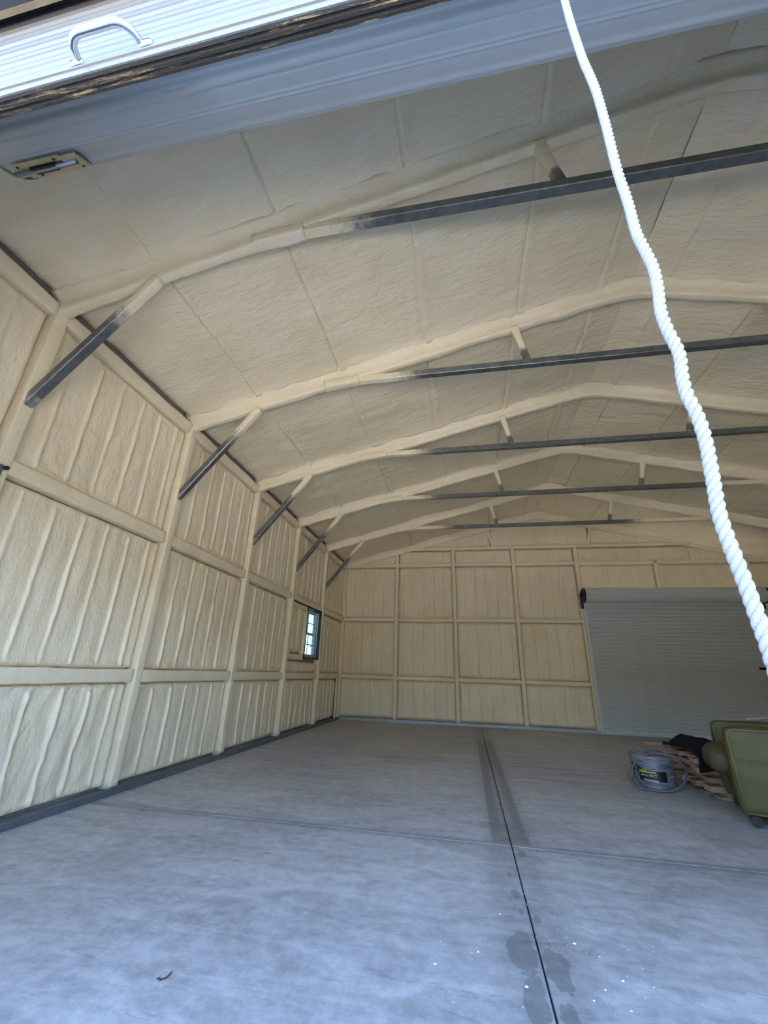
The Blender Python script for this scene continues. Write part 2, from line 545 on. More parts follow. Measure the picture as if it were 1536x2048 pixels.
# ------------------------------------------------------------------ foam panels between posts and girts
def axis_points(a, b, step, extra=()):
    pts = list(np.linspace(a, b, max(3, int((b - a) / step) + 1)))
    for e in extra:
        pts += [v for v in (e - .03, e - .02, e - .012, e - .006, e, e + .006, e + .012, e + .02, e + .03) if a < v < b]
    pts = sorted(pts)
    out = [pts[0]]
    for p in pts[1:]:
        if p - out[-1] > 0.0025: out.append(p)
    out[-1] = b
    return np.array(out)
RIB = 0.229
def ribs_in(u0, u1, off):
    k = math.ceil((u0 + 0.09 - off) / RIB)
    out = []
    while off + k * RIB < u1 - 0.07:
        out.append(off + k * RIB); k += 1
    return out
def foam_panel(parent, place, u0, u1, z0, z1, off=0.0, rib_h=0.024, lump=1.0, step=0.03, seed=0, topcut=None, rib_w=0.0125, fill=0.022):
    """place(U, Z, Hgt) -> points; h is measured into the room; topcut(u) limits the top of a gable cell"""
    ribs = ribs_in(u0, u1, off)
    us = axis_points(u0, u1, step, ribs)
    zs = axis_points(z0, z1, step * 1.2, (z0 + 0.09, z1 - 0.09))
    U, Z = np.meshgrid(us, zs, indexing='ij')
    if topcut is not None:
        top = np.array([topcut(u) for u in us])
        Z = z0 + (Z - z0) / (z1 - z0) * (np.maximum(top, z0 + 0.01) - z0)[:, None]
        ztop = np.repeat(top[:, None], Z.shape[1], 1)
    else:
        ztop = np.full_like(Z, z1)
    P = np.stack([U, Z, np.full_like(U, seed * 3.7)], -1)
    e = np.minimum(np.minimum(U - u0, u1 - U), np.minimum(Z - z0, ztop - Z))
    h = fill * np.exp(-(e / 0.035) ** 2)
    wob = 0.006 * vnoise(np.stack([U * 3, Z * 2.2, P[..., 2]], -1), 5)
    pitch = np.zeros_like(U)
    for i, r in enumerate(ribs):
        d = U - r - wob
        endcut = 0.045 + 0.035 * (0.5 + 0.5 * math.sin(i * 2.4 + seed))
        fade = smooth(endcut * 0.4, endcut, Z - z0) * smooth(endcut * 0.6, endcut + 0.01, ztop - Z)
        w = np.where(d < 0, rib_w * 0.75, rib_w * 1.9)
        amp = rib_h * (0.8 + 0.4 * vnoise(np.stack([Z * 3, Z * 0 + i * 7.1, Z * 0 + seed], -1), 9))
        h = h + amp * np.exp(-(d / w) ** 2) * fade
        pitch = pitch + 0.006 * np.exp(-((U - r - RIB / 2) / 0.06) ** 2)
    h = h + pitch
    h = h + lump * (0.010 * fbm(np.stack([U * 4.5, Z * 1.6, P[..., 2]], -1), 3, 3 + seed)
                    + 0.0035 * fbm(np.stack([U * 22, Z * 12, P[..., 2]], -1), 2, 11 + seed))
    h[0, :] = h[-1, :] = h[:, 0] = h[:, -1] = -0.05
    V = place(U, Z, h)
    return link('foam_panel', grid(V, name='foam_panel'), M['foam_wall'], parent)

# ================================================================== SETTING
# ------------------------------------------------------------------ ground outside and floor
g = MB().box((-80, -60, -0.40), (90, 1.46, -0.06)).box((-80, 1.46, -0.40), (-0.3, 10.85, -0.06)).box((9.2, 1.46, -0.40), (90, 10.85, -0.06)).box((-80, 10.85, -0.40), (90, 100, -0.06))
structure(g.build('ground', M['ground']))
# unseen tree rows added behind the viewer and at right to hide low sky
def added_tree_screen(p0, p1, height, seed, n_):
    p0, p1 = np.array(p0, float), np.array(p1, float)
    L_ = np.linalg.norm(p1 - p0); d_ = (p1 - p0) / L_; nr = np.array([-d_[1], d_[0]])
    S_, T_ = np.meshgrid(np.linspace(0, L_, n_), np.linspace(0, 1, 28), indexing='ij')
    top_ = height + 0.9 * fbm(np.stack([S_ * 0.22, S_ * 0, S_ * 0], -1), 3, seed)
    bulge = np.sin(T_ * math.pi)
    Z_ = -0.06 + top_ * (1 - np.cos(T_ * math.pi)) / 2
    off = 1.6 * bulge + 0.9 * fbm(np.stack([S_ * 0.6, Z_ * 0.6, S_ * 0], -1), 3, seed + 1) * bulge
    X_ = p0[0] + d_[0] * S_ + nr[0] * off; Y_ = p0[1] + d_[1] * S_ + nr[1] * off
    tl = link('added_tree_screen', grid(np.stack([X_, Y_, Z_], -1)[::-1], name='added_tree_screen'), M['foliage'])
    sol = tl.modifiers.new('depth', 'SOLIDIFY'); sol.thickness = 1.5
    return structure(tl)
added_tree_screen((-45, -16.5), (55, -16.5), 3.5, 60, 160)
added_tree_screen((16.5, -15.0), (16.5, 0.0), 3.9, 70, 40)
floor = structure(MB().box((-0.25, 1.46, -0.30), (XR + 0.25, 10.85, -0.018)).build('floor', M['joint']))
JX = 2.9700
YJ = [1.46, 4.39, 6.88, 10.85]
for i in range(3):
    for (a, b2) in ((-0.25, JX - 0.0035), (JX + 0.0035, XR + 0.25)):
        y0 = YJ[i] + (0.004 if i else 0); y1 = YJ[i + 1] - (0.004 if i < 2 else 0)
        MB().box((a, y0, -0.02), (b2, y1, 0.0), 0.0025).build('slab', M['concrete'], floor)
for yy in YJ[1:3]:
    MB().box((-0.2, yy - 0.006, -0.02), (JX - 0.004, yy + 0.006, -0.0035)).box((JX + 0.004, yy - 0.006, -0.02), (XR + 0.2, yy + 0.006, -0.0035)).build('joint_fill', M['joint_dust'], floor)

# ------------------------------------------------------------------ left wall
WIN = (8.35, 9.085, 1.125, 1.985)        # window opening in the left wall: y0, y1, z0, z1
def wall_sheet_left(x0, x1):
    b = MB()
    b.box((x0, 1.46, -0.05), (x1, WIN[0], H + 0.25)).box((x0, WIN[1], -0.05), (x1, 10.85, H + 0.25))
    b.box((x0, WIN[0], -0.05), (x1, WIN[1], WIN[2])).box((x0, WIN[0], WIN[3]), (x1, WIN[1], H + 0.25))
    return b
wall_left = structure(wall_sheet_left(-0.098, -0.076).build('wall_left', M['wall_metal']))
placeL = lambda U, Z, h: np.stack([-0.022 + h, U, Z], -1)
posts_y = [YF - 0.06] + FRAMES + [10.64]
rows = [(0.050, G1 - 0.045), (G1 + 0.045, G2 - 0.05), (G2 + 0.05, 3.20)]
sd = 0
for i in range(len(posts_y) - 1):
    a, b2 = posts_y[i] + 0.045, posts_y[i + 1] - 0.045
    if i == len(posts_y) - 2: b2 = 10.66
    for j, (z0, z1) in enumerate(rows):
        sd += 1
        st = 0.022 if i < 3 else 0.03
        lump = 1.7 if (j == 0 and i < 2) else 1.0
        if i == 4 and j == 1:
            foam_panel(wall_left, placeL, a, WIN[0] - 0.055, G1 + 0.35, z1 - 0.045, 0.05, step=st, seed=sd)
            foam_panel(wall_left, placeL, a, WIN[1], z0, G1 + 0.235, 0.05, 0.012, 2.2, st, sd + 50)
            continue
        foam_panel(wall_left, placeL, a, b2, z0, z1, 0.05, 0.019, lump, st, sd)
def wall_girt(parent, p0, p1, side, hw, top, bot, seed, name='girt', mat='foam_bar'):
    return link(name, sweep([p0, p1], round_section(hw, top, bot, 28, 9), side, 0.05, 0.005, 7, seed, name=name), M[mat], parent)
for i in range(len(posts_y) - 1):
    a, b2 = posts_y[i] + 0.03, posts_y[i + 1] - 0.03
    for z in (G1, G2):
        wall_girt(wall_left, (-0.02, a, z), (-0.02, b2, z), (1, 0, 0), 0.052, 0.05, 0.05, i * 3 + int(z * 10))
    wall_girt(wall_left, (-0.015, a, 3.245), (-0.015, b2, 3.245), (1, 0, 0), 0.052, 0.05, 0.055, i * 5 + 40, 'eave_rail')
# framing round the window
wall_girt(wall_left, (-0.02, 7.65, G1 + 0.29), (-0.02, WIN[0] - 0.03, G1 + 0.29), (1, 0, 0), 0.048, 0.045, 0.045, 71, 'sill_rail')
wall_girt(wall_left, (-0.02, 7.65, WIN[3] - 0.03), (-0.02, WIN[0] - 0.03, WIN[3] - 0.03), (1, 0, 0), 0.048, 0.030, 0.04, 72, 'header_rail')
wall_girt(wall_left, (-0.02, WIN[0] - 0.03, G1 + 0.337), (-0.02, WIN[0] - 0.03, WIN[3] - 0.075), (0, 1, 0), 0.032, 0.05, 0.04, 73, 'window_stud')
MB().box((0.01, 7.66, WIN[3] + 0.008), (0.036, WIN[1], WIN[3] + 0.020)).build('gap_strip', M['black'], wall_left)
# bare corner tube with a dark slit next to the back corner
MB().box((-0.04, 10.36, 0.0), (0.0, 10.39, 0.82)).build('corner_slit', M['black'], wall_left)
wall_girt(wall_left, (-0.01, 10.43, 0.0), (-0.01, 10.43, 0.83), (0, 1, 0), 0.035, 0.045, 0.03, 75, 'corner_post')

# ------------------------------------------------------------------ back wall
DL, DR, DT = 5.20, 8.34, 2.46            # back door opening
def gable_poly(x0, x1, z0):
    xs = [x0, x1]
    if x0 < W < x1: xs = [x0, W, x1]
    return [(x0, z0), (x1, z0)] + [(x, roofz(x) + 0.13) for x in reversed(xs)]
b = MB()
for poly in (gable_poly(-0.2, DL, -0.05), gable_poly(DR, XR + 0.2, -0.05), gable_poly(DL, DR, DT)):
    b.prism(poly, 'y', 10.75, 10.85)
wall_back = structure(b.build('wall_back', M['wall_metal']))
placeB = lambda U, Z, h: np.stack([U, 10.680 - h, Z], -1)
bp = [-0.03, 1.235, 2.533, 3.847, 5.16]
COLZ = 3.675
for i in range(4):
    a, b2 = bp[i] + 0.04, bp[i + 1] - 0.04
    for j, (z0, z1) in enumerate([(0.062, G1 - 0.04), (G1 + 0.04, G2 - 0.04), (G2 + 0.04, H - 0.04)]):
        sd += 1
        foam_panel(wall_back, placeB, a, b2, z0, z1, 0.02, 0.013, 0.7, 0.035, sd, rib_w=0.011, fill=0.02)
    sd += 1
    if i > 0:
        foam_panel(wall_back, placeB, a, b2, H + 0.04, COLZ - 0.04, 0.02, 0.010, 0.7, 0.035, sd, rib_w=0.010, fill=0.015, topcut=lambda u: min(COLZ - 0.04, roofz(u) - 0.03))
foam_panel(wall_back, placeB, 0.12, 1.19, H + 0.035, 3.7, 0.02, 0.008, 0.6, 0.035, 301, topcut=lambda u: roofz(u) - 0.03, fill=0.01)
# above and beside the back door
foam_panel(wall_back, placeB, 5.215, 6.67, DT + 0.02, H - 0.04, 0.02, 0.011, 0.8, 0.035, 311, rib_w=0.011, fill=0.02)
foam_panel(wall_back, placeB, 6.75, XR - 0.02, DT + 0.02, H - 0.04, 0.02, 0.011, 0.8, 0.035, 312, rib_w=0.011, fill=0.02)
foam_panel(wall_back, placeB, 5.20, 7.425, H + 0.04, COLZ - 0.04, 0.02, 0.010, 0.8, 0.035, 313, rib_w=0.010, fill=0.015)
foam_panel(wall_back, placeB, 7.425, XR - 0.12, H + 0.035, 3.7, 0.02, 0.008, 0.6, 0.035, 314, topcut=lambda u: roofz(u) - 0.03, fill=0.01)
for j, (z0, z1) in enumerate([(0.062, G1 - 0.04), (G1 + 0.04, G2 - 0.04), (G2 + 0.04, DT - 0.02)]):
    foam_panel(wall_back, placeB, DR + 0.08, XR - 0.02, z0, z1, 0.02, 0.011, 0.7, 0.04, 320 + j, rib_w=0.011, fill=0.02)
# gable above the collar tie
gx = [1.75, W - 1.06, W + 1.06, XR - 1.75]
for i in range(3):
    foam_panel(wall_back, placeB, gx[i] + 0.012, gx[i + 1] - 0.012, COLZ + 0.04, 4.4, 0.02, 0.009, 0.7, 0.035, 330 + i,
               topcut=lambda u: max(roofz(u) - 0.03, COLZ + 0.06), rib_w=0.010, fill=0.015)
for i in range(4):
    a, b2 = bp[i] + 0.025, bp[i + 1] - 0.025
    for z in (G1, G2, H):
        wall_girt(wall_back, (a, 10.69, z), (b2, 10.69, z), (0, 1, 0), 0.058, 0.038, 0.038, 90 + i * 3 + int(z * 10))
wall_girt(wall_back, (5.18, 10.69, H), (6.69, 10.69, H), (0, 1, 0), 0.058, 0.038, 0.038, 131)
wall_girt(wall_back, (6.73, 10.69, H), (XR - 0.02, 10.69, H), (0, 1, 0), 0.058, 0.038, 0.038, 132)
for z in (G1, G2):
    wall_girt(wall_back, (DR + 0.07, 10.69, z), (XR - 0.02, 10.69, z), (0, 1, 0), 0.058, 0.038, 0.038, 133 + int(z))
def wall_post(x, z0, z1, seed, parent=None):
    return wall_girt(parent or wall_back, (x, 10.69, z0), (x, 10.69, z1), (1, 0, 0), 0.038, 0.058, 0.058, seed, 'wall_post')
wall_post(1.235, 0.03, roofz(1.235) - 0.03, 141)
for k, x in enumerate((2.533, 3.847, 5.165)):
    wall_post(x, 0.03 if k < 2 else G2 + 0.3, COLZ - 0.03, 142 + k)
wall_post(5.155, 0.03, G2 + 0.3, 149)
wall_post(6.711, DT + 0.02, H - 0.02, 146)
wall_post(DR + 0.05, 0.03, H - 0.03, 147)

# ------------------------------------------------------------------ right wall (beyond the frame's edge) and front wall with the open doorway
wall_right = structure(MB().box((XR + 0.09, 1.46, -0.05), (XR + 0.20, 10.85, H + 0.25)).build('wall_right', M['wall_metal']))
placeR = lambda U, Z, h: np.stack([XR + 0.022 - h, U, Z], -1)[:, ::-1]
for i in range(len(posts_y) - 1):
    a, b2 = posts_y[i] + 0.045, posts_y[i + 1] - 0.045
    for j, (z0, z1) in enumerate(rows):
        sd += 1
        foam_panel(wall_right, placeR, a, b2, z0, z1, 0.05, 0.024, 1.0, 0.05, sd)
    for z in (G1, G2):
        wall_girt(wall_right, (XR + 0.02, a, z), (XR + 0.02, b2, z), (1, 0, 0), 0.052, 0.05, 0.05, 200 + i)
    wall_girt(wall_right, (XR + 0.015, a, 3.245), (XR + 0.015, b2, 3.245), (1, 0, 0), 0.058, 0.05, 0.055, 240 + i, 'eave_rail')
FL, FR_, FT = 0.98, 5.02, 2.776          # front doorway
b = MB()
for poly in (gable_poly(-0.2, FL, -0.05), gable_poly(FR_, XR + 0.2, -0.05), gable_poly(FL, FR_, FT)):
    b.prism(poly, 'y', 1.58, 1.66)
wall_front = structure(b.build('wall_front', M['wall_metal']))
placeF = lambda U, Z, h: np.stack([U, 1.68 + h, Z], -1)[:, ::-1]
for k, (a, b2, z0, z1) in enumerate(((0.02, FL - 0.12, 0.06, 3.2), (FR_ + 0.12, XR - 0.02, 0.06, G2 - .04), (FR_ + 0.12, XR - 0.02, G2 + 0.04, 3.2))):
    foam_panel(wall_front, placeF, a, b2, z0, z1, 0.02, 0.02, 1.0, 0.06, 400 + k)
structure(MB().box((FL - 0.02, 1.565, FT - 0.022), (FR_ + 0.02, 1.672, FT + 0.16)).build('trim_1', M['dark_trim']))
structure(MB().box((FL - 0.03, 1.667, FT - 0.030), (FR_ + 0.03, 1.680, FT + 0.03)).build('trim_2', M['header_edge']))

# ------------------------------------------------------------------ base rails (bare galvanised tube on the slab)
def rail(lo, hi, name):
    return structure(MB().box(lo, hi, 0.004).build(name, M['galv_back' if 'back' in name else 'galv_base']))
rail((-0.045, YF, 0.0), (0.047, 10.62, 0.046), 'baseboard_left')
rail((0.03, 10.62, 0.0), (DL - 0.02, 10.70, 0.055), 'baseboard_back')
rail((XR - 0.047, YF, 0.0), (XR + 0.045, 10.62, 0.046), 'baseboard_right')

# ------------------------------------------------------------------ ceiling: sheet, foam panels per bay and slope
b = MB()
b.prism([(-0.30, roofz(-0.30) + 0.13), (W, roofz(W) + 0.13), (W, roofz(W) + 0.20), (-0.30, roofz(-0.30) + 0.20)], 'y', 1.50, 10.95)
b.prism([(XR + 0.30, roofz(-0.30) + 0.13), (W, roofz(W) + 0.13), (W, roofz(W) + 0.20), (XR + 0.30, roofz(-0.30) + 0.20)], 'y', 1.50, 10.95)
ceiling = structure(b.build('ceiling', M['wall_metal']))
SEAMS = [0.73, 1.60, 2.47, 3.35, 4.12]
bays = [1.62] + FRAMES + [10.70]
def roof_panel(i, side):
    y0, y1 = bays[i] + 0.035, bays[i + 1] - 0.035
    xs = axis_points(-0.03, W, 0.035, SEAMS)
    ys = axis_points(y0, y1, 0.035 if i < 4 else 0.05, ())
    X, Y = np.meshgrid(xs, ys, indexing='ij')
    s = i * 2 + side
    Pn = np.stack([X, Y, np.full_like(X, s * 5.3)], -1)
    d = 0.010 * fbm(np.stack([X * 1.4, Y * 5.0, Pn[..., 2]], -1), 3, s) + 0.0035 * fbm(np.stack([X * 9, Y * 20, Pn[..., 2]], -1), 2, s + 3)
    for k, xs_ in enumerate(SEAMS):
        wob = 0.010 * vnoise(np.stack([Y * 2.0, Y * 0 + k * 3.1, Y * 0 + s], -1), 7)
        e = X - xs_ - wob
        rough_ = 1 + 0.7 * vnoise(np.stack([X * 16, Y * 24, Pn[..., 2]], -1), 21)
        d = d + 0.011 * np.exp(-((e - 0.035) / 0.035) ** 2) * rough_ + 0.006 * np.exp(-((e + 0.05) / 0.03) ** 2) * rough_
        crack = smooth(-0.25, 0.5, vnoise(np.stack([Y * 1.7, Y * 0 + k * 9.7, Y * 0 + s * 2.3], -1), 31)) + (0.25 if k in (0, 1, 3) else 0.0)
        d = d - 0.026 * crack * np.exp(-(e / 0.006) ** 2)
    # gathers where the foam meets the rafters
    ed = np.minimum(Y - y0, y1 - Y)
    d = d + 0.028 * np.exp(-(ed / 0.05) ** 2) * (1 + 0.5 * vnoise(np.stack([X * 7, Y * 8, Pn[..., 2]], -1), 41))
    # sag of a thick lap low on the slope
    d = d + 0.008 * np.exp(-((X - 0.25) / 0.25) ** 2)
    Z = H + RISE * X / W + 0.085 - d
    edge = X < 0.0
    Z = np.where(edge, Z + 0.012 * vnoise(np.stack([X * 0, Y * 30, Pn[..., 2]], -1), 51), Z)
    Z[:, 0] += 0.05; Z[:, -1] += 0.05
    Z[0, :] += 0.06
    V = np.stack([X if side == 0 else XR - X, Y, Z], -1)
    if side == 0: V = V[:, ::-1]
    link('roof_foam_panel', grid(V, name='roof_foam_panel'), M['foam_roof'], ceiling)
for i in range(len(bays) - 1):
    for side in (0, 1):
        roof_panel(i, side)

# ================================================================== STEEL FRAMES
_half = [(0.0, -0.060), (0.020, -0.060), (0.031, -0.056), (0.0365, -0.046), (0.038, -0.02), (0.040, 0.01), (0.047, 0.032), (0.062, 0.052), (0.085, 0.068), (0.105, 0.088), (0.07, 0.11)]
RAFT = _half + [(-a, b2) for a, b2 in reversed(_half[1:])]
names = ['first', 'second', 'third', 'fourth', 'fifth']
labels = ['nearest cream foamed roof frame with bare steel tie, directly behind the raised door',
          'second foamed roof frame from the door, its tie crossing behind the white rope',
          'middle of the five free-standing foamed roof frames, third from the door',
          'fourth foamed roof frame from the door, near the small window',
          'fifth foamed roof frame from the door, last one before the back wall']
CLX, STX, STB, BRZ, BRX = 1.44, 1.11, 1.015, 2.497, 0.696
def ridge_path(sgn):
    pts = [(0.0, H)]
    for x in np.linspace(0.1, W - 0.35, 8): pts.append((x, roofz(x)))
    for t in np.linspace(0.2, 1, 5):
        x = W - 0.35 + 0.35 * t
        pts.append((x, roofz(x) - 0.028 * t * t))
    return [((x if sgn < 0 else XR - x), z) for x, z in pts]
for fi, y in enumerate(FRAMES):
    fr = tag(empty('roof_frame', (0, y, 0)), labels[fi], 'roof frame', 'steel roof frames across the hall')
    for sgn in (-1, 1):
        mx = (lambda x: x) if sgn < 0 else (lambda x: XR - x)
        sx = -sgn
        # post
        me = sweep([(mx(-0.005), 0, 0.047), (mx(-0.005), 0, 3.27)], round_section(0.044, 0.054, 0.058, 28, 9), (0, 1, 0), 0.045, 0.005, 6, fi * 7 + sgn, name='post')
        link('post', me, M['foam_bar'], fr)
        MB().box((mx(0.058) - 0.012, -0.055, 0.047), (mx(0.058) + 0.006, 0.055, 0.062), 0.002).build('base_clip', M['galv_base'], fr)
        # knee brace: bare in the lower half, foam on the upper
        p0, p1 = Vector((mx(0.02), 0, BRZ - 0.03)), Vector((mx(BRX + 0.06), 0, roofz(BRX + 0.06) - 0.04))
        me = sweep([p0, p1], square_section(0.030), (0, 1, 0), 0.03, 0.0, 1, 0, flat=True,
                   bare=lambda t: 0.95 if 0.08 < t < 0.45 else (0.6 if t <= 0.08 else max(0.0, 0.95 - (t - 0.45) * 1.9)), name='knee_brace')
        link('knee_brace', me, M['sprayed'], fr)
        me = sweep([p0 + (p1 - p0) * 0.72, p1], round_section(0.036, 0.034, 0.034, 16, 4), (0, 1, 0), 0.03, 0.006, 12, fi, name='brace_foam',
                   taper=lambda t: 0.70 + 0.40 * min(1, t * 1.6))
        link('brace_foam', me, M['foam_bar'], fr)
        # strut from rafter down to the tie
        q0, q1 = Vector((mx(W - STX), 0, roofz(W - STX) - 0.02)), Vector((mx(W - STB), 0, COLZ + 0.028))
        me = sweep([q0, q1], round_section(0.030, 0.030, 0.030, 16, 6), (0, 1, 0), 0.02, 0.002, 12, fi + 5,
                   bare=lambda t: 0.0 if t < 0.55 else min(0.95, (t - 0.55) * 3.2), name='strut', taper=lambda t: 1.35 - 0.4 * min(1, t * 2.2))
        link('strut', me, M['sprayed'], fr)
        # lapped, foamed end of the tie
        me = sweep([(mx(CLX), 0, COLZ - 0.035), (mx(CLX + 0.36), 0, COLZ + 0.005)], round_section(0.046, 0.048, 0.046, 18, 5), (0, 1, 0), 0.03, 0.006, 9, fi + 31, name='tie_end')
        link('tie_end', me, M['foam_bar'], fr)
    me = sweep([(x, 0, z) for x, z in ridge_path(-1) + ridge_path(1)[-2::-1]], RAFT, (0, 1, 0), 0.045, 0.009, 5, fi * 9 + 3, name='rafter')
    link('rafter', me, M['foam_bar'], fr)
    def bare_tie(t, fi=fi):
        x = CLX + 0.1 + t * (XR - 2 * CLX - 0.2)
        a = [2.15, 2.3, 2.3, 2.25, 2.45][fi]
        e = min(x - a, (XR - a - (0.55 if fi == 4 else 0.2)) - x)
        return float(np.clip(0.5 + e * 1.0, 0, 1))
    me = sweep([(CLX + 0.1, 0, COLZ), (XR - CLX - 0.1, 0, COLZ)], square_section(0.032), (0, 1, 0), 0.06, 0, 1, 0, flat=True, bare=bare_tie, name='collar_tie')
    link('collar_tie', me, M['sprayed'], fr)
# gable frame set in the back wall, wholly foamed
fr = tag(empty('gable_frame', (0, 10.668, 0)), 'wholly foamed gable frame set flush in the back wall', 'roof frame')
for sgn in (-1, 1):
    mx = (lambda x: x) if sgn < 0 else (lambda x: XR - x)
    me = sweep([(mx(W - STX), 0, roofz(W - STX) - 0.02), (mx(W - STB), 0, COLZ + 0.02)], round_section(0.033, 0.03, 0.03), (0, 1, 0), 0.03, 0.004, 9, 80, name='strut')
    link('strut', me, M['foam_bar'], fr)
    me = sweep([(mx(-0.005), 0, 0.0), (mx(-0.005), 0, 3.27)], round_section(0.05, 0.05, 0.05), (0, 1, 0), 0.06, 0.005, 6, 83, name='post')
    link('post', me, M['foam_bar'], fr)
me = sweep([(x, 0, z) for x, z in ridge_path(-1) + ridge_path(1)[-2::-1]], RAFT, (0, 1, 0), 0.06, 0.007, 5, 77, name='rafter')
link('rafter', me, M['foam_bar'], fr)
me = sweep([(CLX, 0, COLZ - 0.01), (XR - CLX, 0, COLZ - 0.01)], round_section(0.045, 0.036, 0.036), (0, 1, 0), 0.06, 0.005, 6, 85, name='collar_tie')
link('collar_tie', me, M['foam_bar'], fr)
# bare steel clip on the nearest post
clip = tag(empty('steel_clip', (0.055, 2.985, 1.90)), 'small dark bare steel clip on the nearest post at the left picture edge', 'bracket')
MB().box((0, -0.06, 0), (0.012, 0.055, 0.13), 0.003).build('plate', M['galv_base'], clip)
MB().tube([(0.012, 0.062, 0.115), (0.03, 0.062, 0.115)], 0.013, 10).build('bolt', M['black'], clip)

# ================================================================== WINDOW
win = structure(empty('window_1', (0, 0, 0)))
y0, y1, z0, z1 = WIN
MB().box((-0.10, y0, z0), (0.035, y0 + 0.016, z1)).box((-0.10, y1 - 0.012, z0), (0.035, y1, z1)).box((-0.10, y0, z1 - 0.012), (0.035, y1, z1)).box((-0.10, y0, z0), (0.03, y1, z0 + 0.03)).build('reveal', M['dark_steel'], win)
fy0, fy1, fz0, fz1 = y0 + 0.016, y1 - 0.012, z0 + 0.03, z1 - 0.012
fb = MB()
for lo, hi in (((-0.115, fy0, fz0), (-0.045, fy0 + 0.03, fz1)), ((-0.115, fy1 - 0.03, fz0), (-0.045, fy1, fz1)), ((-0.115, fy0 + 0.03, fz0), (-0.045, fy1 - 0.03, fz0 + 0.03)), ((-0.115, fy0 + 0.03, fz1 - 0.03), (-0.045, fy1 - 0.03, fz1))):
    fb.box(lo, hi, 0.003)
fb.build('window_frame', M['vinyl_white'], win)
mz = (fz0 + fz1) / 2
MB().box((-0.030, fy1 - 0.03, fz0), (-0.015, fy1 - 0.01, fz1)).build('jamb_track', M['vinyl_white'], win)
for s_i, (sz0, sz1) in enumerate(((fz0 + 0.03, mz), (mz, fz1 - 0.03))):
    X0, X1 = (-0.080, -0.055) if s_i == 0 else (-0.107, -0.082)
    a, c = fy0 + 0.03, fy1 - 0.03
    sash = MB()
    r_ = 0.024
    sash.box((X0, a, sz0), (X1, a + r_, sz1)).box((X0, c - r_, sz0), (X1, c, sz1)).box((X0, a + r_, sz0), (X1, c - r_, sz0 + r_)).box((X0, a + r_, sz1 - r_), (X1, c - r_, sz1))
    so = sash.build('sash', M['vinyl_white'], win)
    xm = (X0 + X1) / 2
    ym, zm = (a + c) / 2, (sz0 + sz1) / 2
    MB().box((xm - 0.006, ym - 0.008, sz0 + r_), (xm + 0.006, ym + 0.008, sz1 - r_)).build('muntin', M['vinyl_white'], so)
    MB().box((xm - 0.006, a + r_, zm - 0.008), (xm + 0.006, c - r_, zm + 0.008)).build('muntin', M['vinyl_white'], so)
    for ya, yb in ((a + r_, ym - 0.008), (ym + 0.008, c - r_)):
        for za, zb in ((sz0 + r_, zm - 0.008), (zm + 0.008, sz1 - r_)):
            MB().box((xm - 0.002, ya, za), (xm + 0.002, yb, zb)).build('pane', M['glass'], so)

# ================================================================== BACK ROLL-UP DOOR
door = structure(empty('door_1', (0, 0, 0)))
DY = 10.60
n_sl = 32
zb, zt = 0.075, 2.50
ph = (zt - zb) / n_sl
prof = [(0.014, 0.0), (0.014, 0.07), (-0.012, 0.11), (-0.013, 0.34), (0.008, 0.37), (0.008, 0.50), (-0.013, 0.53), (-0.012, 0.88), (0.014, 0.92), (0.014, 1.0)]
V = np.zeros((2, len(prof) * 2, 3))
outline = [(DY + a, b2 * ph) for a, b2 in prof] + [(DY + 0.004 + a, b2 * ph) for a, b2 in reversed(prof)]
mb = MB().prism(outline, 'x', DL - 0.02, DR + 0.02)
s0 = mb.build('slat', M['curtain'], door)
s0.location.z = zb
for k in range(1, n_sl):
    o = s0.copy(); COL.objects.link(o); o.parent = door; o.location.z = zb + k * ph
MB().box((DL - 0.01, DY - 0.022, 0.0005), (DR + 0.01, DY + 0.02, 0.076), 0.004).box((DL - 0.01, DY - 0.045, 0.030), (DR + 0.01, DY - 0.022, 0.036)).build('bottom_bar', M['rail_alu'], door)
def drum_mesh(x0, x1, yc, zc, r, ribs, depth=0.006, n=None, seed=0):
    n = n or ribs * 10
    ring = []
    for k in range(n):
        t = 2 * math.pi * k / n
        ph_ = (k % 10) / 10.0
        d = [-1, -1, 0, 0, 0, -.55, -.55, 0, 0, 0][k % 10] * depth
        rr = r + d
        ring.append((yc + rr * math.cos(t), zc + rr * math.sin(t)))
    return MB().prism(ring, 'x', x0, x1)
drum_mesh(5.17, DR + 0.02, 10.41, 2.55, 0.145, 12).build('drum', M['curtain'], door)
MB().tube([(5.08, 10.41, 2.55), (DR + 0.12, 10.41, 2.55)], 0.02, 10).build('axle', M['black'], door)
for x in (5.135, DR + 0.055):
    br = MB().tube([(x, 10.41, 2.55), (x + 0.03, 10.41, 2.55)], 0.135, 20, sm=False)
    br.box((x, 10.40, 2.40), (x + 0.03, 10.63, 2.47)).box((x - 0.01, 10.55, 2.30), (x + 0.03, 10.63, 2.60)).box((x - 0.06, 10.34, 2.58), (x + 0.02, 10.38, 2.61)).box((x - 0.05, 10.36, 2.48), (x + 0.02, 10.40, 2.51))
    br.build('bracket', M['black'], door)
for x0_, x1_ in ((DL - 0.055, DL + 0.012), (DR - 0.012, DR + 0.055)):
    MB().box((x0_, DY - 0.03, 0.0), (x1_, DY + 0.035, 2.40), 0.004).box((x0_ - 0.005, DY - 0.035, 2.37), (x1_ + 0.04 * (1 if x0_ < 6 else 0), DY + 0.03, 2.40)).build('guide_rail', M['rail_alu'], door)
MB().box((DR - 0.30, DY - 0.035, 1.20), (DR - 0.12, DY - 0.012, 1.24), 0.003).box((DR - 0.17, DY - 0.05, 1.19), (DR - 0.14, DY - 0.02, 1.25)).build('slide_bolt', M['black'], door)

